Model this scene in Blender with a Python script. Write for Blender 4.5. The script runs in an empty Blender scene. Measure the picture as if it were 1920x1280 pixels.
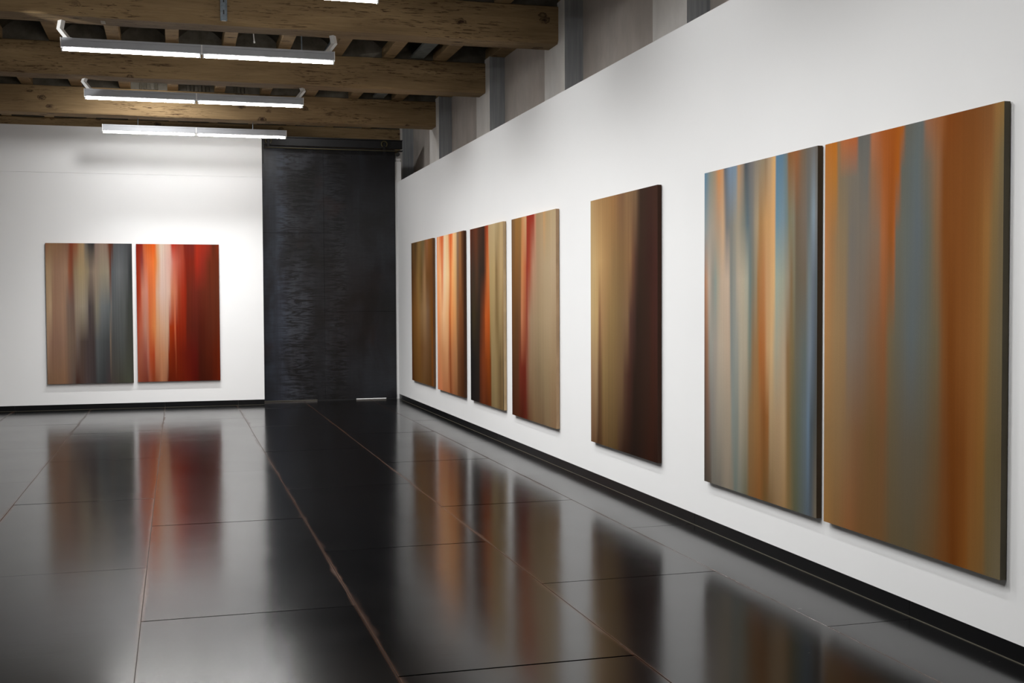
import bpy, bmesh, math, random
from mathutils import Matrix, Vector, noise
random.seed(7)
C = bpy.context.scene.collection
S = bpy.context.scene

# ---------------------------------------------------------------- camera
cam_d = bpy.data.cameras.new('camera'); cam = bpy.data.objects.new('camera', cam_d); C.objects.link(cam)
cam_d.sensor_width = 36.0; cam_d.lens = 2216.83 / 1920 * 36
fw = Vector((0.272706, 0.961515, -0.033484)); rt = Vector((0.962003, -0.273001, -0.004507)); up = Vector((0.013474, 0.030983, 0.999429))
cam.matrix_world = Matrix(((rt.x, up.x, -fw.x, 0), (rt.y, up.y, -fw.y, 0), (rt.z, up.z, -fw.z, 1.55), (0, 0, 0, 1)))
S.camera = cam
cam_d.clip_start = .05

# ---------------------------------------------------------------- world, exposure
w = bpy.data.worlds.new('world'); S.world = w; w.use_nodes = True
w.node_tree.nodes['Background'].inputs[0].default_value = (.9, .95, 1, 1)
w.node_tree.nodes['Background'].inputs[1].default_value = .02
S.view_settings.view_transform = 'Standard'; S.view_settings.look = 'None'
S.view_settings.gamma = 1; S.view_settings.use_curve_mapping = False
S.view_settings.exposure = 0.0
TUBE = 56.0
BAY = 205.0
DOWN = 108.0
SPREAD = 158

def lamp(name, loc, target, energy, size, sy=None, color=(1, 1, 1), spread=180):
    d = bpy.data.lights.new(name, 'AREA'); d.energy = energy; d.color = color; d.spread = math.radians(spread)
    d.shape = 'RECTANGLE'; d.size = size; d.size_y = sy or size
    o = bpy.data.objects.new(name, d); C.objects.link(o); o.location = loc
    o.rotation_euler = (Vector(target) - Vector(loc)).to_track_quat('-Z', 'Y').to_euler()
    return o
# the lit room beyond the sliding door (seen only as the slit under the door)
lamp('back_room_light', (2.9, 19.6, 2.4), (2.9, 19.0, 0), 40, .6)
lamp('far_beam_fill', (-1.5, 19.3, 3.2), (-1.5, 19.4, 4.5), 6, 1.5, .3)  # added fill that lifts the farthest beam above the partition
def spot(name, loc, target, energy, deg, soft=.02, blend=.5):
    d = bpy.data.lights.new(name, 'SPOT'); d.energy = energy; d.spot_size = math.radians(deg); d.spot_blend = blend
    d.shadow_soft_size = soft
    o = bpy.data.objects.new(name, d); C.objects.link(o); o.location = loc
    o.rotation_euler = (Vector(target) - Vector(loc)).to_track_quat('-Z', 'Y').to_euler()
# wall-washing projectors hung high in the bays between the beams, above the sight line of the camera
BAYS = [(1.75, 4.3, 4.44), (1.75, 7.1, 4.44), (1.75, 10.0, 4.44), (1.75, 12.9, 4.44), (1.75, 15.8, 4.44)]  # the one nearest the camera is added to brighten the near wall
for bx_, by_, bz_ in BAYS:
    spot('bay_projector', (bx_, by_, bz_), (3.4, by_ + .3, .35), BAY * {4.3: .75, 15.8: .5, 12.9: .85}.get(by_, 1), 134, blend=1.0)
spot('bay_projector', (-.3, 15.6, 4.44), (-.3, 18.35, .6), BAY * 1.2, 142, .2, 1.0)
spot('end_bay_fill', (1.5, 17.8, 4.42), (3.7, 18.4, 3.7), 55, 150, .05, 1.0)  # added fill for the dark far end of the upper right wall
# two narrow spots added on the left to brighten the left ends of the battens
spot('left_spot', (-3.6, 9.4, 3.5), (-.98, 11.5, 4.06), 500, 5)
spot('left_spot', (-3.6, 12.3, 3.5), (-.97, 14.39, 4.03), 260, 5)

# ---------------------------------------------------------------- helpers
def lin(c):
    c = c / 255.0
    return c / 12.92 if c <= .04045 else ((c + .055) / 1.055) ** 2.4
def col(r, g, b): return (lin(r), lin(g), lin(b), 1)

def link(name, me, mat=None, parent=None):
    o = bpy.data.objects.new(name, me); C.objects.link(o)
    if mat is not None and not me.materials:
        for m in (mat if isinstance(mat, (list, tuple)) else [mat]): me.materials.append(m)
    if parent is not None: o.parent = parent
    return o
def obj(name, bm, mat=None, parent=None, loc=None, smooth=False):
    bmesh.ops.recalc_face_normals(bm, faces=bm.faces)
    me = bpy.data.meshes.new(name); bm.to_mesh(me); bm.free()
    if smooth:
        for p in me.polygons: p.use_smooth = True
    o = link(name, me, mat, parent)
    if loc: o.location = loc
    return o
def empty(name, loc=(0, 0, 0)):
    o = bpy.data.objects.new(name, None); C.objects.link(o); o.location = loc; o.empty_display_size = .1
    return o
def tag(o, label=None, cat=None, group=None, kind=None):
    if label: o['label'] = label
    if cat: o['category'] = cat
    if group: o['group'] = group
    if kind: o['kind'] = kind
    return o
def box(bm, x0, x1, y0, y1, z0, z1, bevel=0):
    r = bmesh.ops.create_cube(bm, size=1)
    vs = r['verts']
    for v in vs:
        v.co = Vector(((x0 + x1) / 2 + v.co.x * (x1 - x0), (y0 + y1) / 2 + v.co.y * (y1 - y0), (z0 + z1) / 2 + v.co.z * (z1 - z0)))
    if bevel:
        es = list({e for v in vs for e in v.link_edges})
        bmesh.ops.bevel(bm, geom=es, offset=bevel, segments=1, affect='EDGES')
    return bm
def B(*a, **k): return box(bmesh.new(), *a, **k)
def cyl(bm, a, b, r, seg=12, r2=None):
    a = Vector(a); b = Vector(b); d = b - a
    m = Matrix.Translation((a + b) / 2) @ d.to_track_quat('Z', 'Y').to_matrix().to_4x4()
    bmesh.ops.create_cone(bm, cap_ends=True, segments=seg, radius1=r, radius2=r if r2 is None else r2, depth=d.length, matrix=m)
    return bm
def prism(bm, pts, axis_vec):
    """extrude a closed 3-D polygon along a vector"""
    a = [bm.verts.new(Vector(p)) for p in pts]; b = [bm.verts.new(Vector(p) + Vector(axis_vec)) for p in pts]
    bm.faces.new(a); bm.faces.new(list(reversed(b)))
    n = len(a)
    for i in range(n): bm.faces.new((a[i], a[(i + 1) % n], b[(i + 1) % n], b[i]))
    return bm

# ---------------------------------------------------------------- materials
class NT:
    def __init__(s, name):
        s.m = bpy.data.materials.new(name); s.m.use_nodes = True; s.t = s.m.node_tree; s.n = s.t.nodes
        s.b = s.n['Principled BSDF']
    def N(s, ty, **k):
        n = s.n.new(ty)
        for a, v in k.items():
            if a.startswith('i_'):
                key = a[2:].replace('_', ' ')
                n.inputs[int(key) if key.isdigit() else key].default_value = v
            else: setattr(n, a, v)
        return n
    def L(s, a, b): s.t.links.new(a, b)
    def ramp(s, fac, stops, interp='LINEAR'):
        r = s.n.new('ShaderNodeValToRGB'); r.color_ramp.interpolation = interp
        el = r.color_ramp.elements
        while len(el) < len(stops): el.new(.5)
        for e, (p, c) in zip(el, stops): e.position = p; e.color = c if len(c) == 4 else (*c, 1)
        s.L(fac, r.inputs[0]); return r.outputs[0]
    def mix(s, fac, a, b, mode='MIX'):
        m = s.n.new('ShaderNodeMix'); m.data_type = 'RGBA'; m.blend_type = mode
        for sock, v in ((m.inputs[0], fac), (m.inputs[6], a), (m.inputs[7], b)):
            if hasattr(v, 'is_linked'): s.L(v, sock)
            else: sock.default_value = v
        return m.outputs[2]
    def noise(s, scale=(1, 1, 1), sc=5, det=4, rough=.5, vec=None, dist=0, w=None):
        if vec is None: vec = s.N('ShaderNodeTexCoord').outputs['Object']
        mp = s.N('ShaderNodeMapping'); mp.inputs['Scale'].default_value = scale; s.L(vec, mp.inputs[0])
        if w is not None: mp.inputs['Location'].default_value = (w, w * 1.7, w * .6)
        n = s.N('ShaderNodeTexNoise'); n.inputs['Scale'].default_value = sc; n.inputs['Detail'].default_value = det
        n.inputs['Roughness'].default_value = rough; n.inputs['Distortion'].default_value = dist
        s.L(mp.outputs[0], n.inputs['Vector']); return n.outputs['Fac']
    def math(s, op, a, b=None, c=None):
        m = s.n.new('ShaderNodeMath'); m.operation = op
        for i, v in enumerate((a, b, c)):
            if v is None: continue
            if hasattr(v, 'is_linked'): s.L(v, m.inputs[i])
            else: m.inputs[i].default_value = v
        return m.outputs[0]
    def bump(s, h, strength=.2, dist=.002):
        b = s.N('ShaderNodeBump'); b.inputs['Strength'].default_value = strength; b.inputs['Distance'].default_value = dist
        s.L(h, b.inputs['Height']); s.L(b.outputs[0], s.b.inputs['Normal'])
    def set(s, color=None, rough=None, metal=None, spec=None, ior=None):
        for key, v in (('Base Color', color), ('Roughness', rough), ('Metallic', metal), ('Specular IOR Level', spec), ('IOR', ior)):
            if v is None: continue
            if hasattr(v, 'is_linked'): s.L(v, s.b.inputs[key])
            else: s.b.inputs[key].default_value = v
        return s.m

def m_white():
    t = NT('white_wall_paint')
    n = t.noise(sc=.7, det=3); n2 = t.noise(sc=90, det=2)
    c = t.ramp(n, [(.3, (.80, .80, .795)), (.7, (.83, .828, .82))])
    t.bump(n2, .08, .001)
    return t.set(c, .75, spec=.25)
def m_plaster(name, a, b, sc=(6, 6, .5)):
    t = NT(name)
    n = t.noise(sc, 3, 6, .6); n2 = t.noise((1, 1, 1), 1.6, 4)
    c = t.ramp(n, [(.3, a), (.7, b)])
    c = t.mix(t.ramp(n2, [(.35, (0, 0, 0)), (.7, (.35, .35, .35))]), c, (a[0] * 1.1, a[1] * 1.02, a[2] * .95, 1))
    t.bump(t.noise((1, 1, 1), 30, 4), .25, .004)
    return t.set(c, .9, spec=.1)
def m_plain(name, c, rough=.5, metal=0, spec=.5, var=.12, sc=12):
    t = NT(name)
    n = t.noise(sc=sc, det=4)
    a = tuple(x * (1 - var) for x in c[:3]) + (1,); b = tuple(x * (1 + var) for x in c[:3]) + (1,)
    return t.set(t.ramp(n, [(.3, a), (.7, b)]), rough, metal, spec)
def m_emit(name, c, s):
    t = NT(name); t.b.inputs['Base Color'].default_value = (.9, .9, .9, 1)
    t.b.inputs['Emission Color'].default_value = c; t.b.inputs['Emission Strength'].default_value = s
    return t.m
def m_wood():
    t = NT('old_beam_wood')
    tc = t.N('ShaderNodeTexCoord'); oi = t.N('ShaderNodeObjectInfo')
    off = t.N('ShaderNodeVectorMath', operation='MULTIPLY_ADD')
    cmb = t.N('ShaderNodeCombineXYZ')
    for i in range(3): t.L(oi.outputs['Random'], cmb.inputs[i])
    t.L(cmb.outputs[0], off.inputs[0]); off.inputs[1].default_value = (37, 19, 53); t.L(tc.outputs['Object'], off.inputs[2])
    v = off.outputs[0]
    base = t.ramp(t.noise((.5, 3, 3), 1.6, 5, .6, v), [(.25, col(128, 106, 77)), (.55, col(154, 129, 94)), (.8, col(178, 151, 112))])
    grain = t.noise((1.2, 26, 26), 2.2, 6, .65, v, dist=.6)
    c = t.mix(.75, base, t.ramp(grain, [(.3, (.74, .71, .66)), (.6, (1, 1, 1))]), 'MULTIPLY')
    # long dark checks
    ck = t.noise((2.6, 34, 34), 2.0, 3, .6, v, dist=1.1, w=3.1)
    gate = t.ramp(t.noise((.7, 2.4, 2.4), 1.3, 2, .5, v, w=9.3), [(.44, (0, 0, 0)), (.54, (1, 1, 1))])
    cm = t.ramp(ck, [(.58, (0, 0, 0)), (.61, (1, 1, 1))])
    crack = t.math('MULTIPLY', cm, gate)
    c = t.mix(t.math('MULTIPLY', crack, .8), c, col(58, 36, 26))
    # knots with rings
    sk = t.N('ShaderNodeSeparateXYZ'); t.L(v, sk.inputs[0]); ck2 = t.N('ShaderNodeCombineXYZ')
    t.L(sk.outputs[0], ck2.inputs[0]); t.L(t.math('ADD', sk.outputs[1], sk.outputs[2]), ck2.inputs[1])
    mp = t.N('ShaderNodeMapping'); mp.inputs['Scale'].default_value = (3.0, 5.5, 0); t.L(ck2.outputs[0], mp.inputs[0])
    dn = t.N('ShaderNodeTexNoise'); dn.inputs['Scale'].default_value = 6; dn.inputs['Detail'].default_value = 3; t.L(mp.outputs[0], dn.inputs['Vector'])
    add = t.N('ShaderNodeVectorMath', operation='MULTIPLY_ADD'); t.L(dn.outputs['Color'], add.inputs[0]); add.inputs[1].default_value = (.22, .26, 0); t.L(mp.outputs[0], add.inputs[2])
    vo = t.N('ShaderNodeTexVoronoi'); vo.inputs['Scale'].default_value = 1.0; vo.inputs['Randomness'].default_value = 1.0; t.L(add.outputs[0], vo.inputs['Vector'])
    kn = t.ramp(vo.outputs['Distance'], [(0, (1, 1, 1)), (.08, (.9, .9, .9)), (.12, (.3, .3, .3)), (.15, (.9, .9, .9)), (.19, (0, 0, 0))])
    ksel = t.ramp(t.noise((1, 1, 1), .9, 0, .5, v, w=5), [(.44, (0, 0, 0)), (.48, (1, 1, 1))])
    brk = t.ramp(t.noise((4, 14, 14), 3, 3, .6, v), [(.35, (.4, .4, .4)), (.5, (1, 1, 1))])
    kf = t.math('MULTIPLY', t.math('MULTIPLY', kn, ksel), brk)
    c = t.mix(t.math('MULTIPLY', kf, .95), c, col(46, 28, 24))
    h = t.math('SUBTRACT', t.math('MULTIPLY', grain, .4), t.math('ADD', crack, kf))
    t.bump(h, .5, .006)
    return t.set(c, .78, spec=.18)
def m_vault():
    t = NT('sooty_vault_plaster')
    n = t.noise((1, 1, 1), 3.2, 6, .6); n2 = t.noise((14, .7, 3), 1.5, 4)
    c = t.ramp(n, [(.25, col(48, 44, 36)), (.6, col(70, 64, 54)), (.85, col(92, 86, 74))])
    c = t.mix(.5, c, t.ramp(n2, [(.35, (.62, .62, .6)), (.6, (1, 1, 1))]), 'MULTIPLY')
    t.bump(n, .5, .01)
    return t.set(c, .9, spec=.1)
def m_infill():
    t = NT('grey_infill_plaster'); oi = t.N('ShaderNodeObjectInfo')
    n = t.noise((1, 1, 1), 6, 5, .6)
    c = t.ramp(n, [(.3, col(84, 79, 69)), (.7, col(116, 110, 100))])
    c = t.mix(1.0, c, t.ramp(oi.outputs['Random'], [(0, (.62, .60, .55)), (1, (1, 1, 1))]), 'MULTIPLY')
    t.bump(n, .4, .006)
    return t.set(c, .9, spec=.1)
def m_floor():
    t = NT('waxed_steel_plate')
    tc = t.N('ShaderNodeTexCoord'); oi = t.N('ShaderNodeObjectInfo')
    cmb = t.N('ShaderNodeCombineXYZ')
    for i in range(3): t.L(oi.outputs['Random'], cmb.inputs[i])
    off = t.N('ShaderNodeVectorMath', operation='MULTIPLY_ADD')
    t.L(cmb.outputs[0], off.inputs[0]); off.inputs[1].default_value = (31, 47, 13); t.L(tc.outputs['Object'], off.inputs[2])
    v = off.outputs[0]
    cloud = t.noise((1, 1, 1), 1.4, 5, .6, v)
    streak = t.noise((1.2, 26, 1), 3.0, 5, .6, v, dist=.3)
    c = t.ramp(cloud, [(.3, (.0003, .0003, .0005)), (.7, (.0011, .0011, .0013))])
    c = t.mix(.5, c, t.ramp(streak, [(.3, (.55, .55, .55)), (.7, (1.3, 1.3, 1.3))]), 'MULTIPLY')
    # rust and wear along the long edges of each plate (plate is 1.05 wide about its own origin)
    sx = t.N('ShaderNodeSeparateXYZ'); t.L(tc.outputs['Generated'], sx.inputs[0])
    def edge(sock, wdt):
        e = t.math('MINIMUM', sock, t.math('SUBTRACT', 1.0, sock))
        return t.math('MULTIPLY', e, wdt)
    ex = edge(sx.outputs[0], 1.05); ey = edge(sx.outputs[1], 2.57)
    wob = t.noise((3, 1.2, 1), 2.2, 5, .65, v, w=4)
    rw = t.math('MULTIPLY', t.math('POWER', wob, 2.6), .13)
    d = t.math('DIVIDE', ex, rw)
    rust = t.ramp(d, [(.25, (1, 1, 1)), (1.0, (0, 0, 0))])
    rsel = t.ramp(t.noise((.4, .5, 1), 1.3, 3, .5, v, w=8), [(.42, (.08, .08, .08)), (.68, (1, 1, 1))])
    rf = t.math('MULTIPLY', t.math('MULTIPLY', rust, rsel), .45)
    c = t.mix(rf, c, col(78, 50, 34))
    edgeline = t.ramp(ex, [(.0, (1, 1, 1)), (.010, (0, 0, 0))])
    c = t.mix(t.math('MULTIPLY', edgeline, .5), c, col(70, 46, 32))
    # pale scuffs
    sc = t.noise((5, 26, 1), 3, 2, .5, v, w=11)
    c = t.mix(t.math('MULTIPLY', t.ramp(sc, [(.77, (0, 0, 0)), (.8, (1, 1, 1))]), .35), c, col(150, 146, 138))
    ro = t.math('MULTIPLY_ADD', cloud, .06, .11)
    ro = t.math('ADD', ro, t.math('MULTIPLY', rf, .25))
    ro = t.math('ADD', ro, t.math('MULTIPLY', streak, .03))
    wav = t.noise((1.3, .8, 1), 1.1, 2, .4, v)
    fine = t.noise((2, 50, 1), 4, 3, .5, v)
    b1 = t.N('ShaderNodeBump'); b1.inputs['Strength'].default_value = .25; b1.inputs['Distance'].default_value = .01; t.L(wav, b1.inputs['Height'])
    b2 = t.N('ShaderNodeBump'); b2.inputs['Strength'].default_value = .04; b2.inputs['Distance'].default_value = .0015; t.L(fine, b2.inputs['Height']); t.L(b1.outputs[0], b2.inputs['Normal'])
    t.L(b2.outputs[0], t.b.inputs['Normal'])
    return t.set(c, ro, 0, ior=1.35)
def m_door():
    t = NT('blackened_steel_sheet')
    tc = t.N('ShaderNodeTexCoord'); v = tc.outputs['Object']
    big = t.noise((1.6, 1, .9), 1.3, 4, .55, v, dist=.6)
    hor = t.noise((1.7, 1, 12), 1.6, 6, .62, v, dist=1.9)
    ver = t.noise((16, 1, .5), 1.5, 3, .5, v)
    a = t.ramp(big, [(.38, (.009, .0092, .0105)), (.5, (.015, .016, .020)), (.62, (.022, .025, .031))])
    patch = t.ramp(hor, [(.44, (.25, .23, .22)), (.49, (1, 1, 1)), (.56, (1.75, 1.7, 1.65))])
    # the drip marks gather in two vertical bands, either side of the middle seam
    sx = t.N('ShaderNodeSeparateXYZ'); t.L(v, sx.inputs[0])
    band = t.ramp(t.math('ADD', t.math('MULTIPLY', sx.outputs[0], .5), .5), [(.15, (.12, .12, .12)), (.24, (1, 1, 1)), (.42, (1, 1, 1)), (.48, (.3, .3, .3)), (.58, (.9, .9, .9)), (.68, (.9, .9, .9)), (.72, (.15, .15, .15))])
    c = t.mix(band, a, t.mix(1.0, a, patch, 'MULTIPLY'))
    c = t.mix(.35, c, t.ramp(ver, [(.3, (.7, .7, .7)), (.7, (1.3, 1.3, 1.3))]), 'MULTIPLY')
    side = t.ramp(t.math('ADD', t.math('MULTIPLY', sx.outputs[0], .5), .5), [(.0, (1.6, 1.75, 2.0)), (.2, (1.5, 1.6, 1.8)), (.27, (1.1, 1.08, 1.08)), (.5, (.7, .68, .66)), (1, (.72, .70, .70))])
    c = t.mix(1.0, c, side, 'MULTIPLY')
    rst = t.ramp(t.noise((1.2, 1, 1.2), 1.1, 3, .6, v, w=2.3), [(.6, (0, 0, 0)), (.72, (1, 1, 1))])
    c = t.mix(t.math('MULTIPLY', rst, .35), c, (.030, .012, .008, 1))
    t.bump(hor, .06, .001)
    ro = t.math('MULTIPLY_ADD', hor, -.25, .45)
    return t.set(c, ro, 0, ior=1.45)
def m_canvas(amp=.13):
    t = NT('oil_on_canvas')
    at = t.N('ShaderNodeAttribute', attribute_name='paint')
    tc = t.N('ShaderNodeTexCoord'); oi = t.N('ShaderNodeObjectInfo')
    uv = t.N('ShaderNodeUVMap', uv_map='UVMap')
    add = t.N('ShaderNodeVectorMath', operation='ADD'); t.L(uv.outputs[0], add.inputs[0])
    cmb = t.N('ShaderNodeCombineXYZ')
    for i in range(3): t.L(oi.outputs['Random'], cmb.inputs[i])
    sc = t.N('ShaderNodeVectorMath', operation='SCALE'); t.L(cmb.outputs[0], sc.inputs[0]); sc.inputs['Scale'].default_value = 23
    t.L(sc.outputs[0], add.inputs[1])
    st = t.noise((75, .7, 1), 1.0, 6, .78, add.outputs[0])
    c = t.mix(1.0, at.outputs['Color'], t.ramp(st, [(.28, (.97 - amp, .98 - amp, .99 - amp)), (.5, (.97, .97, .98)), (.72, (.97 + amp, .97 + amp, .96 + amp))]), 'MULTIPLY')
    weave = t.noise((1, 1, 1), 420, 1, .5)
    c = t.mix(.6, c, t.ramp(weave, [(.3, (.9, .9, .9)), (.7, (1.1, 1.1, 1.1))]), 'MULTIPLY')
    t.bump(weave, .15, .0006)
    return t.set(c, .75, spec=.05)

WHITE = m_white(); WOOD = m_wood(); VAULT = m_vault(); INFILL = m_infill(); FLOOR = m_floor(); DOOR = m_door(); CANVAS = m_canvas(.15); SOFT_CANVAS = m_canvas(.06)
P_LIGHT = m_plaster('pale_limewash', col(208, 206, 202), col(226, 224, 220), (1.5, 1.5, .7))
P_BROWN = m_plaster('taupe_limewash', col(168, 161, 154), col(190, 183, 176), (1.2, 1.2, .6))
BLACK = m_plain('black_steel_skirting', (.0035, .0035, .004, 1), .3, 0, .3)
JOINT = m_plain('dark_joint', (.012, .009, .007, 1), .8)
BEAD = m_plain('tarnished_edge_bead', (.10, .09, .065, 1), .5, .3)
ALU = m_plain('grey_enamel_housing', col(168, 170, 174), .5, .0, .5, .04)
CAPM = m_plain('white_enamel', col(225, 225, 222), .4, 0, .5, .03)
DARK = m_plain('dark_bakelite', (.03, .03, .03, 1), .5)
GALV = m_plain('galvanised_steel', col(128, 138, 146), .4, .7, .5, .25, 30)
IRON = m_plain('black_iron', (.013, .013, .014, 1), .5, .3)
BRASS = m_plain('dull_brass', col(92, 84, 56), .55, .5)
RAW = m_plain('raw_linen', col(205, 190, 160), .9, 0, .1)
PINE = m_plain('stretcher_pine', col(200, 165, 115), .7, 0, .2)
PAPER = m_plain('paper', col(205, 195, 175), .9, 0, .1)
GREYB = m_plain('grey_painted_board', col(108, 112, 108), .8, 0, .2, .2)
LAMP = m_emit('tube_glow', (1.0, .985, .965, 1), TUBE)
LAMP2 = m_emit('dimmed_tube_glow', (1.0, .985, .965, 1), TUBE * .9)

W, D, DR, WO, WR = 3.4332, 18.3505, 18.78, 3.70, 3.89
ZT, ZS, ZW, ZB = 3.474, 3.452, 4.1295, .0805
YN = -3.0; XL = -6.2      # rear and left limits of the room, out of the frame

# ---------------------------------------------------------------- walls
wr = tag(obj('wall_right', B(W, W + .07, YN, DR, ZB, ZT), WHITE), kind='structure')
up_w = tag(obj('wall_right_upper', B(WR, WR + .3, YN, 20.9, 0, 5.0), P_BROWN), kind='structure')
beam_y = [2.6452 + 2.8874 * i for i in range(7)]      # 2.65 5.53 8.42 11.31 14.19 17.08 19.97
for i, y in enumerate(beam_y[:-1] + [19.97]):
    y0, y1 = y - .205, y + .455
    pl = obj('pilaster', B(WO, WR, y0, min(y1, 20.5), 0, 4.53), P_LIGHT, up_w)
P_SHADE = m_plaster('shaded_limewash', col(140, 144, 148), col(176, 179, 181), (9, 9, .35))  # darker copy for the pilaster sides, shade put into the colour
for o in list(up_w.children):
    # the reveals facing down the room carry their shade as a darker grey colour
    o.data.materials.append(P_SHADE)
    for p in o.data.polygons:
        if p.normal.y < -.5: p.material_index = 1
wb = tag(obj('wall_back', B(XL, 1.2765, D, D + .3, ZB, ZS), WHITE), kind='structure')
obj('upper_panel', B(XL, 1.2765, D + .004, D + .3, ZS + .003, ZW), WHITE, wb)
tag(obj('wall_left', B(XL - .2, XL, YN, 20.9, 0, 5.0), WHITE), kind='structure')
tag(obj('wall_rear', B(XL - .2, 4.1, YN - .2, YN, 0, 5.0), WHITE), kind='structure')
tag(obj('wall_far', B(XL - .2, 4.2, 20.7, 20.9, 0, 5.0), P_BROWN), kind='structure')
bm = bmesh.new()
box(bm, 3.395, 3.495, 18.79, 18.95, 0, 3.80); box(bm, 3.395, 3.50, 18.79, 18.95, 3.80, 3.862, .02)
tag(obj('trim_1', bm, WHITE), kind='structure')

# skirting boards of black steel, in lengths, and the bead where they meet the floor
br = tag(empty('baseboard_right', (W, 5, 0)), kind='structure')
ys = [YN, -.4, 2.25, 5.0, 7.5, 10.1, 12.735, 13.989, 16.4, DR]
for a, b_ in zip(ys, ys[1:]):
    o = obj('skirting_panel', B(.004, .03, a + .0015 - 5, b_ - .0015 - 5, 0, ZB - .001), BLACK, br)
bb = tag(empty('baseboard_back', (0, D, 0)), kind='structure')
xs = [XL, -4.4, -2.263, -.18, .885, 1.2765]
for a, b_ in zip(xs, xs[1:]):
    obj('skirting_panel', B(a + .0015, b_ - .0015, .004, .03, 0, ZB - .001), BLACK, bb)
tag(obj('trim_2', B(W - .0015, W + .004, YN, DR, 0, .003), BEAD), kind='structure')
tag(obj('trim_3', B(XL, 1.2765, D - .0015, D + .004, 0, .003), BEAD), kind='structure')

# ---------------------------------------------------------------- floor of steel plates
fl = tag(obj('floor', B(XL - .2, 4.2, YN - .2, 20.9, -.06, -.006), JOINT), kind='structure')
cols_x = [(-6.2, -5.43, .4), (-5.43, -4.38, 1.7), (-4.38, -3.33, .6), (-3.33, -2.28, 2.1), (-2.28, -1.232, 11.02 - 2.57 * 5), (-1.232, -.187, 7.22 - 2.57 * 4),
          (-.187, .863, 6.0 - 2.57 * 4), (.863, 1.915, 4.8 - 2.57 * 4), (1.915, 2.96, 6.17 - 2.57 * 4), (2.96, W + .02, 4.96 - 2.57 * 4)]
cache = {}
for x0, x1, off in cols_x:
    y = off
    while y > YN: y -= 2.57
    while y < 20.7:
        a, b_ = max(y, YN), min(y + 2.565, 20.7)
        if b_ - a > .1:
            wd, ln = x1 - x0 - .003, b_ - a - .003
            key = (round(wd, 3), round(ln, 3))
            if key not in cache:
                bm = B(-wd / 2, wd / 2, -ln / 2, ln / 2, -.006, 0, bevel=.0005)
                o = obj('floor_plate', bm, FLOOR, fl); cache[key] = o.data
            else: o = link('floor_plate', cache[key], None, fl)
            o.location = ((x0 + x1) / 2, (a + b_) / 2, random.uniform(-.0006, .0006))
            o.rotation_euler = (random.uniform(-.0005, .0005), random.uniform(-.0008, .0008), 0)
        y += 2.57

# ---------------------------------------------------------------- ceiling: beams, joists, vaults
ce = tag(obj('ceiling', B(XL - .2, 4.2, YN - .2, 20.9, 4.86, 5.0), VAULT), kind='structure')
def beam(y0, seed, z0=4.12, z1=4.485, wdt=.325):
    x0, x1, n = XL, WO + .04, 90
    bm = bmesh.new(); rings = []
    for i in range(n + 1):
        x = x0 + (x1 - x0) * i / n
        def q(k, amp): return amp * noise.noise(Vector((x * 1.3, seed * 7.3, k * 3.1)))
        ch = max(.006, .022 + q(1, .05)) ; ch2 = max(.006, .015 + q(2, .03)); ch3 = max(.005, .012 + q(9, .02))
        fy = q(3, .012); bz = q(4, .008); ty = q(5, .012)
        P = [(0 + fy, z1 - ch3), (0 + fy, z0 + ch + bz), (ch * .8 + fy, z0 + bz), (wdt - ch2 + ty, z0 + bz), (wdt + ty, z0 + ch2 + bz), (wdt + ty, z1), (ch3 + fy, z1)]
        rings.append([bm.verts.new((x, p[0], p[1])) for p in P])
    for a, b_ in zip(rings, rings[1:]):
        for k in range(7): bm.faces.new((a[k], a[(k + 1) % 7], b_[(k + 1) % 7], b_[k]))
    bm.faces.new(rings[0]); bm.faces.new(rings[-1])
    return obj('ceiling_beam', bm, WOOD, ce, loc=(0, y0, 0))
for i, y in enumerate(beam_y): beam(y, i + 1)
jx = [-.007 + .6255 * i for i in range(-10, 6)] + [3.146]
jx = [x for x in jx if x > XL + .1 and x < 3.6]
ZJ = 4.49
jm = None
for x in jx:
    if jm is None:
        bm = bmesh.new()
        for k in range(1): box(bm, -.0725, .0725, YN, 20.7, ZJ, ZJ + .17, .006)
        o = obj('ceiling_joist', bm, WOOD, ce); jm = o.data
    else: o = link('ceiling_joist', jm, None, ce)
    o.location = (x, 0, random.uniform(-.004, .004))
obj('wall_plate', B(WO + .01, WR + .03, YN, 20.7, ZJ + .035, ZJ + .17, .006), WOOD, ce)
obj('ceiling_board', B(2.775, 2.935, 8.9, 20.7, ZJ + .02, ZJ + .05), GREYB, ce)
# shallow tile vaults between the joists, and the plaster infill that closes them over each beam
edges = sorted(jx) + [3.87]
def arch(t, rise): return rise * (1 - (2 * t - 1) ** 2)
for xa, xb in zip(edges, edges[1:]):
    l, r = xa + .0725, xb - .0725
    if r - l < .05: continue
    bm = bmesh.new(); n = 10; R = []
    for yy in (YN, 20.7):
        R.append([bm.verts.new((l + (r - l) * k / n, yy, 4.60 + arch(k / n, .13))) for k in range(n + 1)])
    for k in range(n): bm.faces.new((R[0][k], R[0][k + 1], R[1][k + 1], R[1][k]))
    T = [[bm.verts.new((v.co.x, v.co.y, v.co.z + .03)) for v in row] for row in R]
    for k in range(n): bm.faces.new((T[0][k], T[0][k + 1], T[1][k + 1], T[1][k]))
    obj('ceiling_vault', bm, VAULT, ce, smooth=False)
    for y in beam_y[2:]:
        bm = bmesh.new()
        pts = [(l, y + .03, 4.485)] + [(l + (r - l) * k / n, y + .03, 4.605 + arch(k / n, .12)) for k in range(n + 1)] + [(r, y + .03, 4.485)]
        pts = [(p[0], p[1] + random.uniform(-.004, .004) * 0, p[2]) for p in pts]
        prism(bm, pts, (0, .06, 0))
        obj('infill_panel', bm, INFILL, ce)
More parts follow.
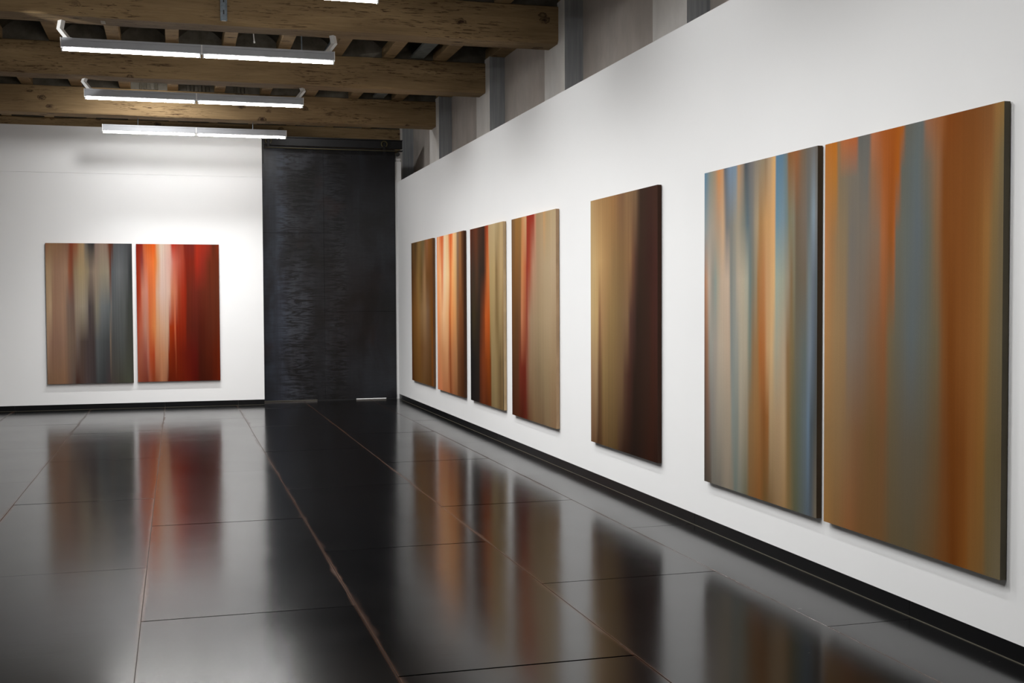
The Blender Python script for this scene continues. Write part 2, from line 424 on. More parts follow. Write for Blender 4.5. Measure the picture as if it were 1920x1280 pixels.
# a row of bare tile ends shows in three of the openings over the third beam
for cx, cnt in ((.32, 6), (-.31, 5), (.95, 4)):
    for k in range(cnt):
        xx = cx - .12 + k * .052
        bm = B(-.021, .021, -.012, .03, 0, .085 + .01 * math.sin(k * 2.1), .005)
        o = obj('tile_end', bm, INFILL, ce, loc=(xx, 17.08 + .015, 4.488)); o.rotation_euler = (0, random.uniform(-.12, .12), 0)

# ---------------------------------------------------------------- sliding steel door and its rail
dr = tag(empty('door_1', (2.2, 18.77, 0)), kind='structure')
zt_d = 3.99
for (x0, x1, z0, z1) in ((.98, 2.2505, .022, 2.642), (.98, 2.2505, 2.645, zt_d), (2.2535, 3.392, .022, 1.405), (2.2535, 3.392, 1.408, zt_d)):
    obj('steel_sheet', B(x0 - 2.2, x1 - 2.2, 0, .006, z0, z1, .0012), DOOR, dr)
obj('door_core', B(.985 - 2.2, 3.388 - 2.2, .006, .045, .026, zt_d), IRON, dr)
for x0, x1 in ((2.13, 2.74), (3.23, 3.39)):
    obj('slit_block', B(x0 - 2.2, x1 - 2.2, .002, .05, 0, .03), IRON, dr)  # dark blocks added to close off parts of the lit slit
tag(obj('trim_4', B(2.66, 3.39, 18.84, 19.6, .0005, .004), WHITE), kind='structure')  # pale strip added behind the door so the slit looks bright here
tag(obj('trim_5', B(1.0, 2.655, 18.84, 19.6, .0005, .004), BEAD), kind='structure')  # darker strip: the dim stretch of the slit is put into its colour

rl = tag(empty('door_rail', (2.2, 18.70, 3.95)), 'black steel sliding-door rail above the tall dark steel door', 'rail')
bm = bmesh.new()
box(bm, 1.0 - 2.2, 3.50 - 2.2, .0, .055, .04, .165, .003); box(bm, 1.0 - 2.2, 3.50 - 2.2, -.03, .06, .0, .014); box(bm, 1.0 - 2.2, 3.50 - 2.2, -.03, .06, .165, .178)
obj('track', bm, IRON, rl)
obj('edge_strip', B(1.34 - 2.2, 3.42 - 2.2, -.034, -.030, -.004, .004), BRASS, rl)
def ring(r0, r1, d, seg=28, a0=0, a1=2 * math.pi):
    bm = bmesh.new(); R = []
    for i in range(seg + 1):
        a = a0 + (a1 - a0) * i / seg
        R.append([bm.verts.new((r * math.cos(a), y, r * math.sin(a))) for r, y in ((r0, 0), (r1, 0), (r1, d), (r0, d))])
    for p, q in zip(R, R[1:]):
        for k in range(4): bm.faces.new((p[k], p[(k + 1) % 4], q[(k + 1) % 4], q[k]))
    if a1 - a0 < 6.2: bm.faces.new(R[0]); bm.faces.new(R[-1])
    else: bmesh.ops.remove_doubles(bm, verts=bm.verts, dist=1e-5)
    return bm
for x in (3.206, 1.40):
    rw_ = obj('roller', ring(.038, .052, .02, a0=-1.0, a1=4.14), BRASS, rl, loc=(x - 2.2, -.03, .108))
    bm = bmesh.new(); cyl(bm, (0, -.004, 0), (0, .02, 0), .02); box(bm, -.018, .018, .004, .012, -.13, 0)
    obj('hanger', bm, IRON, rw_)
stp = obj('end_stop', cyl(bmesh.new(), (3.428 - 2.2, -.02, -.045), (3.428 - 2.2, .05, -.045), .03), DARK, rl)
bm = B(0, .022, 0, .01, 0, .36, .001)
for k in range(5): cyl(bm, (.011, -.003, .04 + k * .07), (.011, .012, .04 + k * .07), .006, 8)
tag(obj('edge_plate', bm, IRON, loc=(1.287, 18.4, 3.67)), 'narrow black perforated metal strip at the top corner of the back wall', 'metal strip')

# ---------------------------------------------------------------- fluorescent battens
def batten(y, ztop, xa, xb, label, kind='arm', power=1.0, spread=None):
    L = xb - xa; xc = (xa + xb) / 2
    t = tag(empty('tube_light', (xc, y, ztop)), label, 'light', 'twin-tube fluorescent lights hung under the ceiling beams')
    # housing: folded sheet channel with a lip, a groove and sloping reflector sides
    prof = [(-.030, 0), (-.030, -.020), (-.026, -.0215), (-.026, -.0245), (-.034, -.027), (-.034, -.080), (-.026, -.086), (-.010, -.086),
            (.010, -.086), (.026, -.086), (.034, -.080), (.034, -.027), (.026, -.0245), (.026, -.0215), (.030, -.020), (.030, 0)]
    half = L / 2
    for s0, s1 in ((-half, -.006), (.006, half)):
        bm = prism(bmesh.new(), [(s0, p[0], p[1]) for p in prof], (s1 - s0, 0, 0))
        obj('housing', bm, ALU, t)
    bm = prism(bmesh.new(), [(-.006, p[0] * .93, p[1] * .97 - .001) for p in prof], (.012, 0, 0))
    obj('joining_plate', bm, CAPM, t)
    for s, x in ((-1, -half), (1, half)):
        bm = B(x - .004, x + .004, -.036, .036, -.092, .001, .002)
        obj('end_cap', bm, CAPM, t)
    spans = [(-half + .022, -.028), (.028, half - .022)]
    for a, b_ in spans:
        bm = bmesh.new(); cyl(bm, (a, 0, -.1015), (b_, 0, -.1015), .0135, 16)
        for f in bm.faces: f.smooth = True
        tb = obj('fluorescent_tube', bm, LAMP if kind == 'arm' else LAMP2, t)
        for e0, e1 in ((a - .012, a), (b_, b_ + .012)):
            cb = obj('tube_cap', cyl(bmesh.new(), (e0, 0, -.1015), (e1, 0, -.1015), .0125, 14), GALV, tb)
    for x in (-half + .008, -.014, .014, half - .008):
        obj('tube_holder', B(x - .007, x + .007, -.016, .016, -.119, -.084, .003), CAPM, t)
    # the louvred reflector throws most of the light down: one soft strip per batten, at the mouth of the housing
    d = bpy.data.lights.new('batten_light', 'AREA'); d.shape = 'RECTANGLE'; d.size = L - .08; d.size_y = .05
    d.energy = DOWN * power; d.spread = math.radians(spread or SPREAD)
    lo = bpy.data.objects.new('batten_light', d); C.objects.link(lo); lo.location = (xc, y, ztop - .140)
    if kind == 'arm':
        for s in (-1, 1):
            bx = s * (half - .06)
            prof2 = [(0, 0), (s * .066, .085), (s * .052, 4.12 - ztop)]
            bm = bmesh.new()
            for (wa, ya), (wb_, yb) in (((-.034, .03), (.0, -.012)), ((.0, -.012), (.030, .03))):
                rows = [[bm.verts.new((bx + px + wx, yy_, pz)) for wx, yy_ in ((wa, ya), (wb_, yb))] for px, pz in prof2]
                for p, q in zip(rows, rows[1:]): bm.faces.new((p[0], p[1], q[1], q[0]))
            bmesh.ops.remove_doubles(bm, verts=bm.verts, dist=1e-5)
            bmesh.ops.solidify(bm, geom=list(bm.faces), thickness=.003)
            box(bm, bx - .035, bx + .035, -.025, .035, -.001, .003)
            obj('bracket', bm, CAPM, t)
    else:
        for s in (-.78, .78):
            obj('hanging_rod', cyl(bmesh.new(), (s, 0, -.01), (s, 0, 4.125 - ztop), .004, 8), GALV, t)
    return t
batten(17.28, 4.017, -.946, 1.548, 'farthest twin-tube light, hung on thin rods in front of the white back wall', 'rod', power=.46, spread=96)
batten(14.39, 4.000, -.976, 1.494, 'middle twin-tube light, below the second visible wooden beam counted from the camera')
batten(11.50, 3.958, -.974, 1.494, 'nearest fully visible twin-tube light, with a bright white bracket at its left end')
batten(2.85, 3.95, -.974, 1.494, 'twin-tube light out of the frame, nearly overhead of the camera', power=.6)
batten(8.90, 3.912, -.974, 1.494, 'twin-tube light cut off by the top edge, in front of the nearest beam')
batten(5.73, 3.95, -.974, 1.494, 'twin-tube light out of the frame, next one toward the camera from the cut-off one')

def projector(x, y, z, label, aim=None):
    t = tag(empty('wall_spotlight', (x, y, z)), label, 'light', 'wall-washing spotlights high in the bays between the beams')
    dirv = (Vector(aim or (3.4, y + .3, 1.9)) - Vector((x, y, z))).normalized()
    o = obj('lamp_body', cyl(bmesh.new(), -dirv * .03, -dirv * .11, .04, 18, .03), CAPM, t)
    obj('yoke', B(-.008, .008, -.05, .05, .0, .05, .002), CAPM, t)
    obj('glass', cyl(bmesh.new(), -dirv * .026, -dirv * .029, .036, 18), LAMP, t)
    return t
for (x, y, z), lab in zip(BAYS, ('added high in the bay nearest the viewpoint', 'high in the second bay from the viewpoint', 'high in the bay before the nearest visible beam', 'high in the bay behind the nearest visible beam', 'high in the bay before the farthest full beam')):
    projector(x, y, z, 'white wall-washing spotlight ' + lab)
projector(1.5, 17.8, 4.42, 'white fill spotlight added in the end bay over the steel door', (3.7, 18.4, 3.7))
projector(-.3, 15.6, 4.44, 'white spotlight in the farthest bay, turned to the back wall', (-.3, 18.35, 1.3))

# ---------------------------------------------------------------- small things on the beams
bm = bmesh.new()
box(bm, -.031, .031, -.004, 0, 0, .335); box(bm, -.031, -.027, -.022, 0, 0, .335); box(bm, .027, .031, -.022, 0, 0, .335)
ch = tag(obj('metal_channel', bm, GALV, loc=(.456, 11.303, 4.15)), 'galvanised slotted metal channel screwed upright on the face of the nearest beam', 'bracket')
for k in range(3): obj('slot', B(-.006, .006, -.006, -.004, .06 + k * .11, .10 + k * .11), DARK, ch)
obj('foot', B(-.02, .02, -.022, -.001, -.003, .0), CAPM, ch)
tag(obj('paper_label', B(-.628, -.59, 11.44, 11.56, 4.117, 4.119), PAPER), 'small pale paper label stuck under the nearest beam above the first light', 'label')
bm = cyl(bmesh.new(), (.813, 13.0, 4.62), (.84, 13.0, 4.33), .005, 8); cyl(bm, (.838, 13, 4.345), (.841, 13, 4.325), .009, 8)
tag(obj('ceiling_rod', bm, CAPM), 'short bright white rod hanging from the vault behind the nearest beam', 'rod')
bm = cyl(bmesh.new(), (1.335, 13.0, 4.66), (1.342, 13.0, 4.22), .007, 8); cyl(bm, (1.342, 13, 4.24), (1.342, 13, 4.215), .011, 8)
tag(obj('ceiling_rod', bm, GALV), 'dim grey rod hanging from the vault, right of the bright white rod', 'rod')
# thin metal angle lying beside a joist, right of the first light
bm = bmesh.new()
box(bm, 1.70, 1.712, 11.75, 14.0, 4.44, 4.488); box(bm, 1.70, 1.745, 11.75, 14.0, 4.476, 4.488)
ang = tag(obj('metal_angle', bm, GALV), 'thin metal angle fixed beside a joist above the right end of the first light', 'metal strip')
obj('clip', B(1.695, 1.80, 11.72, 11.80, 4.40, 4.49, .006), CAPM, ang)

# colour stops of each canvas, rows from top (0) to bottom (1)
raw={}
raw['G']=dict(o=1540,s=5.3333,rows={
0:"30(176,108,46); 140(184,108,32); 165(140,110,75); 200(176,104,60); 340(176,96,50); 370(100,100,95); 470(105,102,96); 500(176,108,72); 620(160,86,36); 720(158,82,24); 800(170,92,20); 840(100,98,88); 1000(100,106,104); 1040(150,104,76); 1180(150,92,50); 1260(128,68,22); 1500(125,74,32); 1680(130,84,44); 1740(150,108,60); 1810(146,112,62)",
.1:"30(172,112,56); 140(168,112,50); 175(126,110,86); 330(116,108,96); 450(106,104,98); 500(140,104,78); 580(150,96,60); 620(158,88,40); 700(150,78,26); 760(166,90,24); 800(98,98,88); 950(96,104,104); 1040(110,102,88); 1160(140,100,68); 1220(124,70,26); 1500(128,76,32); 1680(138,90,48); 1740(136,108,66); 1810(118,104,74)",
.25:"30(176,118,72); 110(150,112,72); 170(136,114,84); 240(130,112,86); 290(112,106,98); 400(116,106,94); 560(128,104,84); 610(160,98,58); 690(142,78,28); 720(160,88,36); 745(104,100,86); 850(98,102,96); 960(94,101,104); 1060(100,100,88); 1150(130,96,64); 1220(122,70,26); 1400(126,74,30); 1560(132,84,38); 1650(148,104,54); 1720(128,104,66); 1800(112,98,72)",
.5:"30(165,120,74); 150(144,116,80); 230(140,112,78); 270(120,108,96); 400(116,100,86); 500(124,92,66); 630(130,84,50); 680(110,94,68); 760(98,94,80); 900(92,98,98); 1020(96,96,86); 1150(104,92,68); 1230(120,74,34); 1290(112,62,18); 1400(126,76,32); 1560(136,88,42); 1650(140,100,52); 1700(116,98,66); 1800(110,98,72)",
.75:"20(138,106,66); 180(132,104,70); 250(126,98,68); 360(116,84,56); 500(108,80,48); 620(110,78,48); 700(96,84,62); 850(92,84,70); 1000(92,84,68); 1150(100,78,50); 1240(106,64,30); 1310(104,56,14); 1430(112,64,22); 1500(126,80,36); 1620(128,88,40); 1670(104,90,58); 1790(100,86,58)",
1:"20(146,106,58); 150(128,94,56); 280(130,86,50); 400(112,78,44); 600(108,78,46); 720(94,80,56); 900(92,80,58); 1050(100,78,50); 1250(108,66,28); 1330(102,54,12); 1450(120,72,26); 1510(124,86,42); 1620(118,86,46); 1680(104,90,62); 1780(108,96,72)"})
raw['F']=dict(o=1310,s=7.664,rows={
0:"80(90,130,155); 180(140,140,125); 230(160,140,115); 290(205,140,85); 340(200,150,105); 375(100,105,110); 450(120,140,160); 530(125,145,160); 570(185,145,105); 620(150,130,110); 670(80,85,88); 760(120,115,112); 830(140,130,115); 920(150,135,110); 960(140,120,95); 1010(175,150,120); 1090(215,170,110); 1110(90,125,150); 1190(95,125,145); 1250(110,125,125); 1290(140,95,55); 1400(150,95,55); 1500(120,100,80); 1560(110,102,92); 1650(115,112,108); 1700(105,98,90)",
.18:"80(140,150,150); 180(165,155,140); 280(175,150,125); 350(200,165,130); 400(120,120,118); 470(130,128,120); 560(160,150,130); 640(130,130,118); 700(95,110,115); 760(120,120,115); 840(170,150,120); 880(165,125,80); 980(195,150,100); 1085(215,165,110); 1110(105,140,155); 1200(120,140,150); 1260(115,130,130); 1300(125,120,95); 1360(130,125,105); 1400(115,95,75); 1520(118,105,92); 1580(105,108,105); 1650(130,145,155); 1695(120,118,115)",
.35:"80(150,110,85); 110(185,140,110); 150(185,168,150); 200(145,142,132); 240(140,150,140); 280(170,160,140); 330(190,168,145); 430(195,172,150); 460(130,132,125); 520(145,145,135); 560(180,165,145); 640(180,168,145); 700(165,165,148); 735(110,125,120); 780(125,120,105); 830(150,135,110); 850(160,115,70); 930(178,122,75); 980(195,150,105); 1085(212,170,118); 1110(155,165,150); 1200(155,158,140); 1280(150,140,120); 1330(130,105,75); 1370(125,118,95); 1400(105,95,78); 1530(110,98,82); 1590(115,125,125); 1640(105,112,120); 1695(90,98,102)",
.55:"85(120,90,75); 120(150,108,80); 165(150,150,140); 250(160,150,138); 300(180,165,145); 440(185,163,140); 470(130,135,130); 550(148,148,138); 600(170,160,140); 680(172,160,138); 735(115,125,112); 780(140,110,78); 840(150,115,75); 880(165,100,50); 940(168,105,58); 990(190,150,105); 1050(200,165,120); 1110(165,158,135); 1230(172,152,125); 1280(135,105,70); 1350(120,105,72); 1400(105,100,85); 1530(95,102,98); 1600(115,125,135); 1650(88,98,108); 1695(80,82,82)",
.75:"85(85,70,62); 130(120,92,75); 190(130,125,118); 300(155,145,128); 450(160,145,125); 490(128,135,128); 560(130,132,122); 600(158,148,130); 690(145,135,115); 735(135,105,70); 850(145,105,62); 940(130,82,40); 1000(145,95,50); 1030(165,140,105); 1150(165,138,105); 1230(175,148,112); 1290(125,98,60); 1360(100,95,72); 1450(92,98,88); 1540(95,105,110); 1580(100,118,135); 1620(72,80,85); 1690(78,78,75)",
1:"85(70,62,55); 170(84,74,64); 200(110,106,96); 300(112,106,96); 400(135,124,108); 480(130,120,104); 530(104,112,104); 580(120,120,108); 680(105,100,80); 740(120,88,52); 880(128,84,42); 960(104,78,42); 1030(118,92,60); 1150(140,112,78); 1240(148,116,76); 1300(120,98,62); 1390(88,88,66); 1480(86,92,86); 1570(84,94,102); 1620(78,84,88); 1690(108,98,82)"})
raw['E']=dict(o=1095,s=8,rows={
0:"95(200,170,120); 150(195,155,105); 240(180,140,92); 330(176,134,86); 440(170,125,78); 560(140,102,72); 650(150,115,80); 780(135,105,75); 820(90,68,50); 850(62,44,32); 1000(68,42,32); 1085(70,44,32)",
.25:"95(205,175,125); 160(215,180,125); 240(205,165,110); 340(185,145,95); 450(155,122,80); 560(140,108,70); 700(150,112,75); 730(120,82,58); 780(85,58,45); 830(58,40,28); 1000(62,34,26); 1085(74,40,32)",
.47:"105(205,175,125); 200(205,170,115); 235(150,108,75); 265(180,140,95); 400(155,125,80); 550(135,108,72); 650(135,104,75); 700(88,58,48); 760(70,46,38); 800(50,34,24); 960(58,36,26); 1020(70,38,28); 1095(72,40,32)",
.7:"105(170,135,100); 190(175,145,105); 225(110,78,52); 250(120,88,58); 290(150,122,78); 400(135,108,68); 560(120,92,62); 620(90,62,46); 680(72,42,32); 760(46,30,20); 960(56,34,24); 1020(64,34,22); 1095(66,36,26)",
1:"105(120,88,64); 145(110,78,52); 170(115,85,58); 210(75,48,28); 245(88,60,34); 300(110,82,48); 400(100,76,44); 480(92,68,38); 530(72,48,34); 600(52,30,18); 750(36,22,14); 880(46,26,16); 1000(54,26,14); 1095(46,24,14)"})
raw['A']=dict(o=760,s=6.4,rows={
0:"72(70,45,25); 100(110,80,45); 130(90,68,42); 170(145,112,66); 220(120,104,70); 250(150,100,60); 265(165,110,75); 290(150,95,45); 340(120,80,40)",
.25:"72(80,45,20); 110(110,75,40); 160(150,115,65); 200(120,90,50); 235(170,130,90); 260(125,85,45); 340(115,70,35)",
.5:"80(110,70,30); 130(135,92,45); 160(150,110,60); 200(150,115,75); 235(165,130,90); 270(130,100,75); 310(125,82,35); 345(120,70,22)",
.75:"80(90,50,20); 110(115,78,35); 165(128,88,42); 195(120,82,45); 240(125,90,58); 300(105,72,40); 330(130,75,25); 350(125,70,25)",
1:"80(80,42,15); 120(100,66,28); 170(112,76,36); 220(108,76,42); 260(98,66,34); 300(90,58,26); 335(120,68,22); 350(100,56,20)"})
raw['B']=dict(o=760,s=6.4,rows={
0:"385(225,110,60); 400(235,180,130); 430(225,110,60); 455(215,105,55); 475(235,205,165); 510(230,190,140); 540(220,100,45); 565(225,115,60); 580(235,185,130); 610(215,175,125); 630(130,105,85); 660(145,100,60); 690(80,48,25); 712(75,45,25)",
.25:"385(250,160,95); 430(245,185,130); 445(225,120,70); 470(235,205,165); 520(235,195,140); 545(215,115,60); 570(235,170,105); 605(210,165,110); 630(120,90,68); 660(140,90,50); 690(85,50,25); 715(65,38,18)",
.5:"385(240,150,90); 440(230,170,120); 460(232,185,138); 510(225,170,118); 535(190,95,45); 555(215,140,80); 600(205,145,90); 625(135,95,62); 660(115,65,32); 690(100,58,28); 715(68,36,16)",
.75:"388(205,130,85); 440(190,130,85); 500(195,140,95); 535(140,72,35); 560(170,110,68); 610(160,112,72); 635(100,62,35); 690(78,42,18); 718(66,34,16)",
1:"388(180,105,70); 420(190,115,75); 460(165,105,68); 520(160,98,60); 540(120,62,32); 570(145,90,55); 610(125,82,50); 635(90,54,28); 690(66,36,14); 720(60,32,14)"})
raw['C']=dict(o=760,s=6.4,rows={
0:"778(120,60,35); 800(85,45,30); 850(110,58,35); 890(80,50,35); 950(60,40,30); 965(140,60,30); 995(180,70,35); 1005(200,170,125); 1060(200,175,130); 1130(180,155,110); 1150(200,172,125); 1190(190,160,115)",
.25:"778(75,52,40); 820(65,50,38); 860(85,58,40); 900(52,42,34); 945(55,38,30); 965(120,66,40); 985(200,110,50); 1010(215,130,75); 1015(185,160,110); 1070(190,162,112); 1095(140,112,72); 1120(170,140,95); 1150(195,165,118); 1195(180,150,105)",
.5:"780(35,30,25); 820(62,50,30); 890(48,38,28); 910(90,48,28); 950(135,62,25); 960(195,95,40); 1010(195,90,30); 1020(165,140,90); 1060(170,145,100); 1100(130,105,65); 1140(165,140,95); 1195(150,120,80)",
.75:"785(28,26,24); 880(42,34,26); 900(95,42,18); 930(125,58,24); 1000(145,66,14); 1022(120,62,18); 1035(150,128,88); 1080(152,128,86); 1140(112,90,56); 1160(130,106,70); 1200(90,72,45)",
1:"790(26,22,22); 880(36,28,26); 900(85,38,14); 940(105,50,22); 970(88,38,10); 1022(105,48,10); 1035(125,105,70); 1080(140,118,80); 1140(110,86,54); 1165(120,96,60); 1200(60,48,32)"})
raw['D']=dict(o=760,s=6.4,rows={
0:"1280(125,95,65); 1340(165,118,60); 1390(165,120,65); 1410(215,150,95); 1450(225,180,130); 1465(165,50,30); 1545(160,45,28); 1560(215,140,110); 1580(180,150,110); 1650(190,160,120); 1665(215,165,110); 1700(195,165,120); 1780(200,175,135)",
.25:"1280(120,84,48); 1330(140,95,48); 1385(140,98,58); 1400(210,140,85); 1445(200,110,70); 1460(150,55,40); 1490(170,75,50); 1540(190,145,115); 1600(180,152,118); 1700(192,168,132); 1780(198,172,138)",
.5:"1280(115,74,36); 1340(105,70,38); 1380(120,78,48); 1395(205,130,90); 1430(175,100,65); 1460(150,70,50); 1475(175,118,92); 1510(165,138,108); 1600(170,146,112); 1720(185,160,125); 1790(182,155,120)",
.75:"1280(85,50,25); 1350(92,56,30); 1375(120,45,28); 1440(110,35,18); 1450(130,75,55); 1500(145,118,88); 1600(140,118,88); 1680(155,132,98); 1790(160,132,98)",
1:"1282(70,35,15); 1350(82,38,16); 1400(80,26,8); 1445(95,35,20); 1490(110,75,50); 1550(125,98,68); 1650(120,95,68); 1690(135,112,82); 1790(140,110,80)"})
raw['L']=dict(rows={
0:"0(140,95,70);.05(145,110,80);.15(140,105,78);.25(130,95,75);.29(125,58,36);.35(140,85,58);.4(155,125,92);.43(160,130,95);.46(105,98,90);.5(60,58,56);.55(45,45,45);.58(125,105,95);.65(135,115,100);.7(130,108,95);.735(95,48,30);.77(80,45,32);.79(80,80,80);.88(80,82,84);1(58,58,58)",
.2:"0(172,142,108);.05(168,140,108);.1(150,116,94);.24(160,126,102);.27(140,80,55);.3(125,75,55);.33(140,118,92);.4(160,140,105);.48(140,125,100);.51(120,105,92);.57(140,122,105);.65(138,128,108);.72(138,128,110);.745(95,55,42);.76(85,88,90);.85(98,100,100);.94(78,80,80);.97(50,52,52);1(48,50,50)",
.45:"0(172,144,112);.05(180,152,120);.08(150,116,94);.2(160,126,102);.25(120,100,88);.31(110,88,78);.34(148,132,112);.42(150,138,118);.47(130,120,108);.49(70,62,62);.54(85,76,70);.58(125,118,102);.64(105,108,108);.74(90,94,94);.745(120,112,105);.76(86,88,88);.9(82,84,82);.95(58,60,56);1(62,64,58)",
.7:"0(168,136,110);.03(152,120,98);.07(137,104,86);.2(144,112,92);.26(118,98,82);.32(112,92,78);.35(110,96,88);.4(82,68,60);.47(72,62,60);.54(66,56,54);.58(84,86,86);.65(72,74,74);.72(64,66,66);.735(120,104,88);.75(72,72,70);.87(76,78,76);.95(62,62,56);1(60,62,56)",
1:"0(125,95,72);.1(130,98,74);.2(134,100,74);.26(110,86,72);.31(92,78,70);.34(68,42,34);.4(80,62,54);.46(76,64,62);.55(60,54,54);.58(66,68,68);.65(56,58,58);.72(66,56,56);.75(70,64,58);.85(66,64,54);.95(70,72,60);1(68,66,56)"})
raw['M']=dict(rows={
0:"0(140,35,20);.07(145,40,25);.09(205,100,60);.13(215,100,40);.22(235,95,30);.25(225,170,125);.3(225,205,185);.35(225,190,170);.4(225,180,160);.43(190,50,30);.5(165,65,50);.56(165,70,50);.58(130,40,28);.68(120,42,35);.73(175,50,28);.8(165,48,32);.88(150,50,35);.93(95,42,25);1(130,50,25)",
.13:"0(160,40,15);.04(155,55,35);.07(140,65,60);.1(210,110,75);.14(230,120,70);.2(240,120,55);.23(230,130,60);.26(225,170,125);.3(222,195,180);.4(222,175,160);.45(205,110,90);.5(185,90,70);.56(170,65,45);.6(130,35,20);.68(125,38,22);.73(165,45,28);.8(145,45,32);.88(110,45,25);1(105,45,25)",
.35:"0(165,50,20);.04(180,65,35);.07(210,135,110);.12(215,145,125);.15(222,115,65);.22(232,130,75);.235(222,175,140);.3(222,190,175);.39(222,185,165);.42(210,130,95);.47(205,120,90);.5(165,70,42);.55(165,50,28);.59(150,40,18);.61(108,40,24);.7(112,40,28);.8(105,42,26);1(102,48,28)",
.6:"0(190,75,48);.05(195,105,78);.1(200,140,118);.13(205,130,100);.15(218,115,65);.21(228,140,80);.24(222,165,120);.3(218,170,138);.37(215,175,145);.39(170,60,20);.44(165,50,15);.455(215,110,70);.47(150,42,16);.58(140,38,14);.6(100,34,20);.7(96,34,22);.78(88,30,16);.9(98,42,24);1(104,42,20)",
.8:"0(185,90,65);.04(168,95,72);.1(165,88,72);.125(190,120,100);.15(195,85,45);.2(185,75,40);.22(205,135,95);.3(205,140,100);.36(200,145,110);.375(140,45,14);.45(125,35,10);.46(160,70,38);.475(125,34,10);.6(108,26,12);.7(100,22,14);.76(78,26,12);.87(92,32,14);1(108,34,8)",
1:"0(165,85,58);.05(145,70,50);.12(130,58,42);.14(170,90,65);.19(150,65,32);.24(165,92,60);.29(190,125,88);.34(170,110,78);.365(105,30,8);.5(115,32,8);.62(110,25,8);.7(92,16,6);.77(70,22,8);.86(78,24,8);1(108,32,8)"})
GAIN = dict(G=1.0, F=.95, E=.74, D=.77, C=.84, B=1.2, M=.68, L=.95)

# ---------------------------------------------------------------- paintings
import re
def stops(key, text, y0, y1):
    """text = list of  position(red,green,blue); positions are pixels of an enlarged crop, or fractions of the width"""
    d = raw[key]; out = []
    for m in re.finditer(r'([\d.]+)\((\d+),(\d+),(\d+)\)', text):
        u = float(m[1])
        if 'o' in d:
            ray = fw * 2216.83 + rt * (d['o'] + u / d['s'] - 960) + up * 40
            u = (y1 - ray.y / ray.x * (W - .036)) / (y1 - y0)
        out.append((min(1, max(0, u)), tuple(lin(int(m[i])) for i in (2, 3, 4))))
    out.sort(key=lambda q: q[0])
    return out
def sample(st, u):
    if u <= st[0][0]: return st[0][1]
    for (a, ca), (b, cb) in zip(st, st[1:]):
        if u <= b:
            t = (u - a) / (b - a) if b > a else 0
            t = t * t * (3 - 2 * t) * .6 + t * .4
            return tuple(x + (y - x) * t for x, y in zip(ca, cb))
    return st[-1][1]
NU, NV = 150, 60
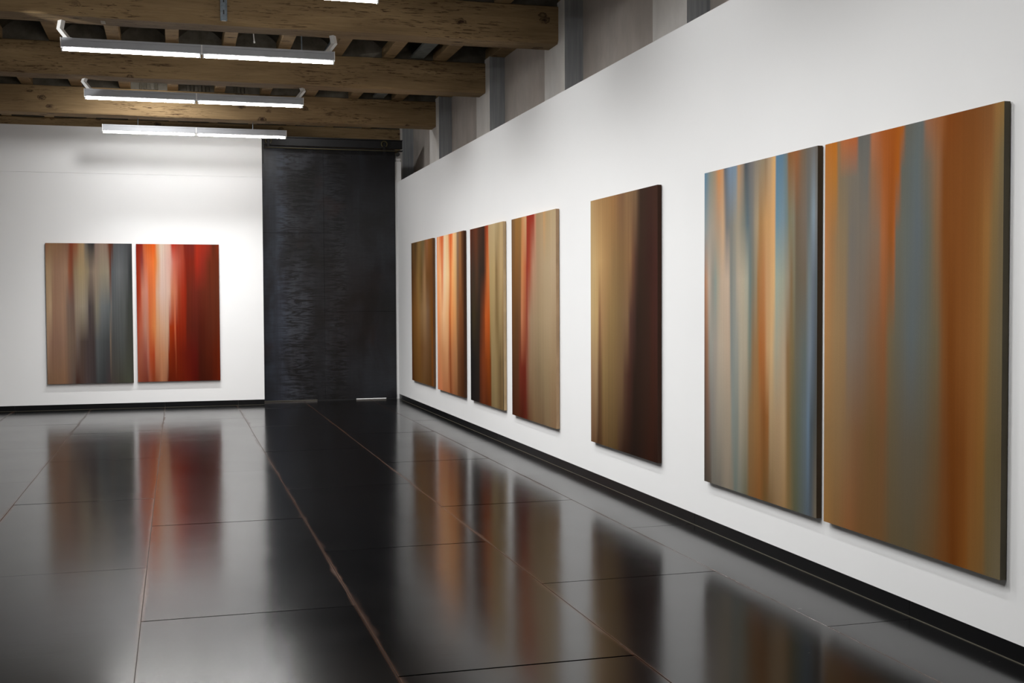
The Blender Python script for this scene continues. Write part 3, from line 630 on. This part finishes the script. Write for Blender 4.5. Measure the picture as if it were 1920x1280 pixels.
def painting(key, wid, hei, thick, origin, rotz, label, side, gain=1.0):
    """face lies in local x (0..wid, left to right) and z (0..hei), front at local y = -thick"""
    rows = [(v, stops(key, s, origin[1] - wid, origin[1])) for v, s in raw[key]['rows'].items()]
    root = tag(empty('painting', origin), label, 'painting', 'large unframed canvases with vertical bands of poured colour')
    root.rotation_euler = (0, 0, rotz)
    verts, faces, cols, uvs = [], [], [], []
    base = [[sample(st, i / NU) for i in range(NU + 1)] for v, st in rows]
    vs = [v for v, _ in rows]
    for j in range(NV + 1):
        v = j / NV
        k = 0
        while k < len(vs) - 2 and v > vs[k + 1]: k += 1
        t = (v - vs[k]) / (vs[k + 1] - vs[k]); t = min(1, max(0, t))
        for i in range(NU + 1):
            verts.append((wid * i / NU, -thick, hei * (1 - v)))
            a, b = base[k][i], base[k + 1][i]
            cols += [gain * (x + (y - x) * t) for x, y in zip(a, b)] + [1.0]
            uvs.append((i / NU * wid, 1 - v))
    for j in range(NV):
        for i in range(NU):
            a = j * (NU + 1) + i
            faces.append((a, a + NU + 1, a + NU + 2, a + 1))
    me = bpy.data.meshes.new('painted_face'); me.from_pydata(verts, [], faces)
    at = me.color_attributes.new('paint', 'FLOAT_COLOR', 'POINT'); at.data.foreach_set('color', cols)
    ul = me.uv_layers.new(name='UVMap')
    li = [0] * len(me.loops); me.loops.foreach_get('vertex_index', li)
    fl_ = []
    for q in li: fl_ += uvs[q]
    ul.data.foreach_set('uv', fl_)
    me.materials.append(SOFT_CANVAS if key in 'FG' else CANVAS); me.update()
    f = bpy.data.objects.new('painted_face', me); C.objects.link(f); f.parent = root
    # the canvas folded round the stretcher: a ring of four returns with softened rear corners
    bm = bmesh.new(); e = .0006; r = .004
    def rect(o, y): return [bm.verts.new(p) for p in ((o, y, o), (wid - o, y, o), (wid - o, y, hei - o), (o, y, hei - o))]
    A = rect(0, -thick); Bq = rect(0, -.006); Cq = rect(r, -.003); Dq = rect(.03, -.003)
    for p, q in ((A, Bq), (Bq, Cq), (Cq, Dq)):
        for k in range(4): bm.faces.new((p[k], p[(k + 1) % 4], q[(k + 1) % 4], q[k]))
    obj('folded_edge', bm, m_plain('painted_edge_' + key, col(*side), .7, 0, .2, .12, 5), root)
    # stretcher bars behind
    bw = .045; y0, y1 = -thick + .004, -.004
    for (xa, xb, za, zb) in ((.004, wid - .004, .004, bw), (.004, wid - .004, hei - bw, hei - .004), (.004, bw, bw, hei - bw), (wid - bw, wid - .004, bw, hei - bw)):
        obj('stretcher_bar', B(xa, xb, y0, y1, za, zb), PINE, root)
    return root
TH = .0363
RW = [('A', 17.4822, 15.9528, .3841, 2.4317, 'ochre and brown striped canvas nearest the steel door on the right wall', (92, 60, 34)),
      ('B', 15.6722, 14.1295, .3736, 2.4258, 'canvas with pale peach and orange stripes and a dark brown right edge', (62, 34, 16)),
      ('C', 13.7991, 12.3063, .3749, 2.4176, 'canvas with blackish left half, orange middle stripe and beige right side', (170, 145, 110)),
      ('D', 11.9767, 10.4702, .3627, 2.4118, 'canvas with brown left edge, one deep red stripe and a broad beige field', (160, 132, 102)),
      ('E', 9.5119, 8.059, .3568, 2.4017, 'lone golden tan and very dark brown canvas in the middle of the right wall', (50, 28, 16)),
      ('F', 7.2571, 5.8109, .3434, 2.399, 'canvas of many narrow grey, blue, beige and orange stripes, left of the near pair', (60, 46, 30)),
      ('G', 5.7338, 4.2911, .3422, 2.3933, 'nearest canvas, at the right edge, with broad rust orange and grey-blue veils', (80, 74, 60))]
for k, y1, y0, z0, z1, lab, side in RW:
    painting(k, y1 - y0, z1 - z0, TH, (W, y1, z0), -math.pi / 2, lab, side, GAIN.get(k, 1))
BK = [('L', -1.8116, -.6199, .3845, 2.4313, 'beige, mauve-brown and slate grey canvas on the back wall, left of the red one', (120, 84, 62)),
      ('M', -.561, .6247, .3901, 2.429, 'vivid red, orange and pale pink canvas on the back wall', (110, 30, 16))]
for k, x0, x1, z0, z1, lab, side in BK:
    painting(k, x1 - x0, z1 - z0, TH, (x0, D, z0), 0, lab, side, GAIN.get(k, 1))
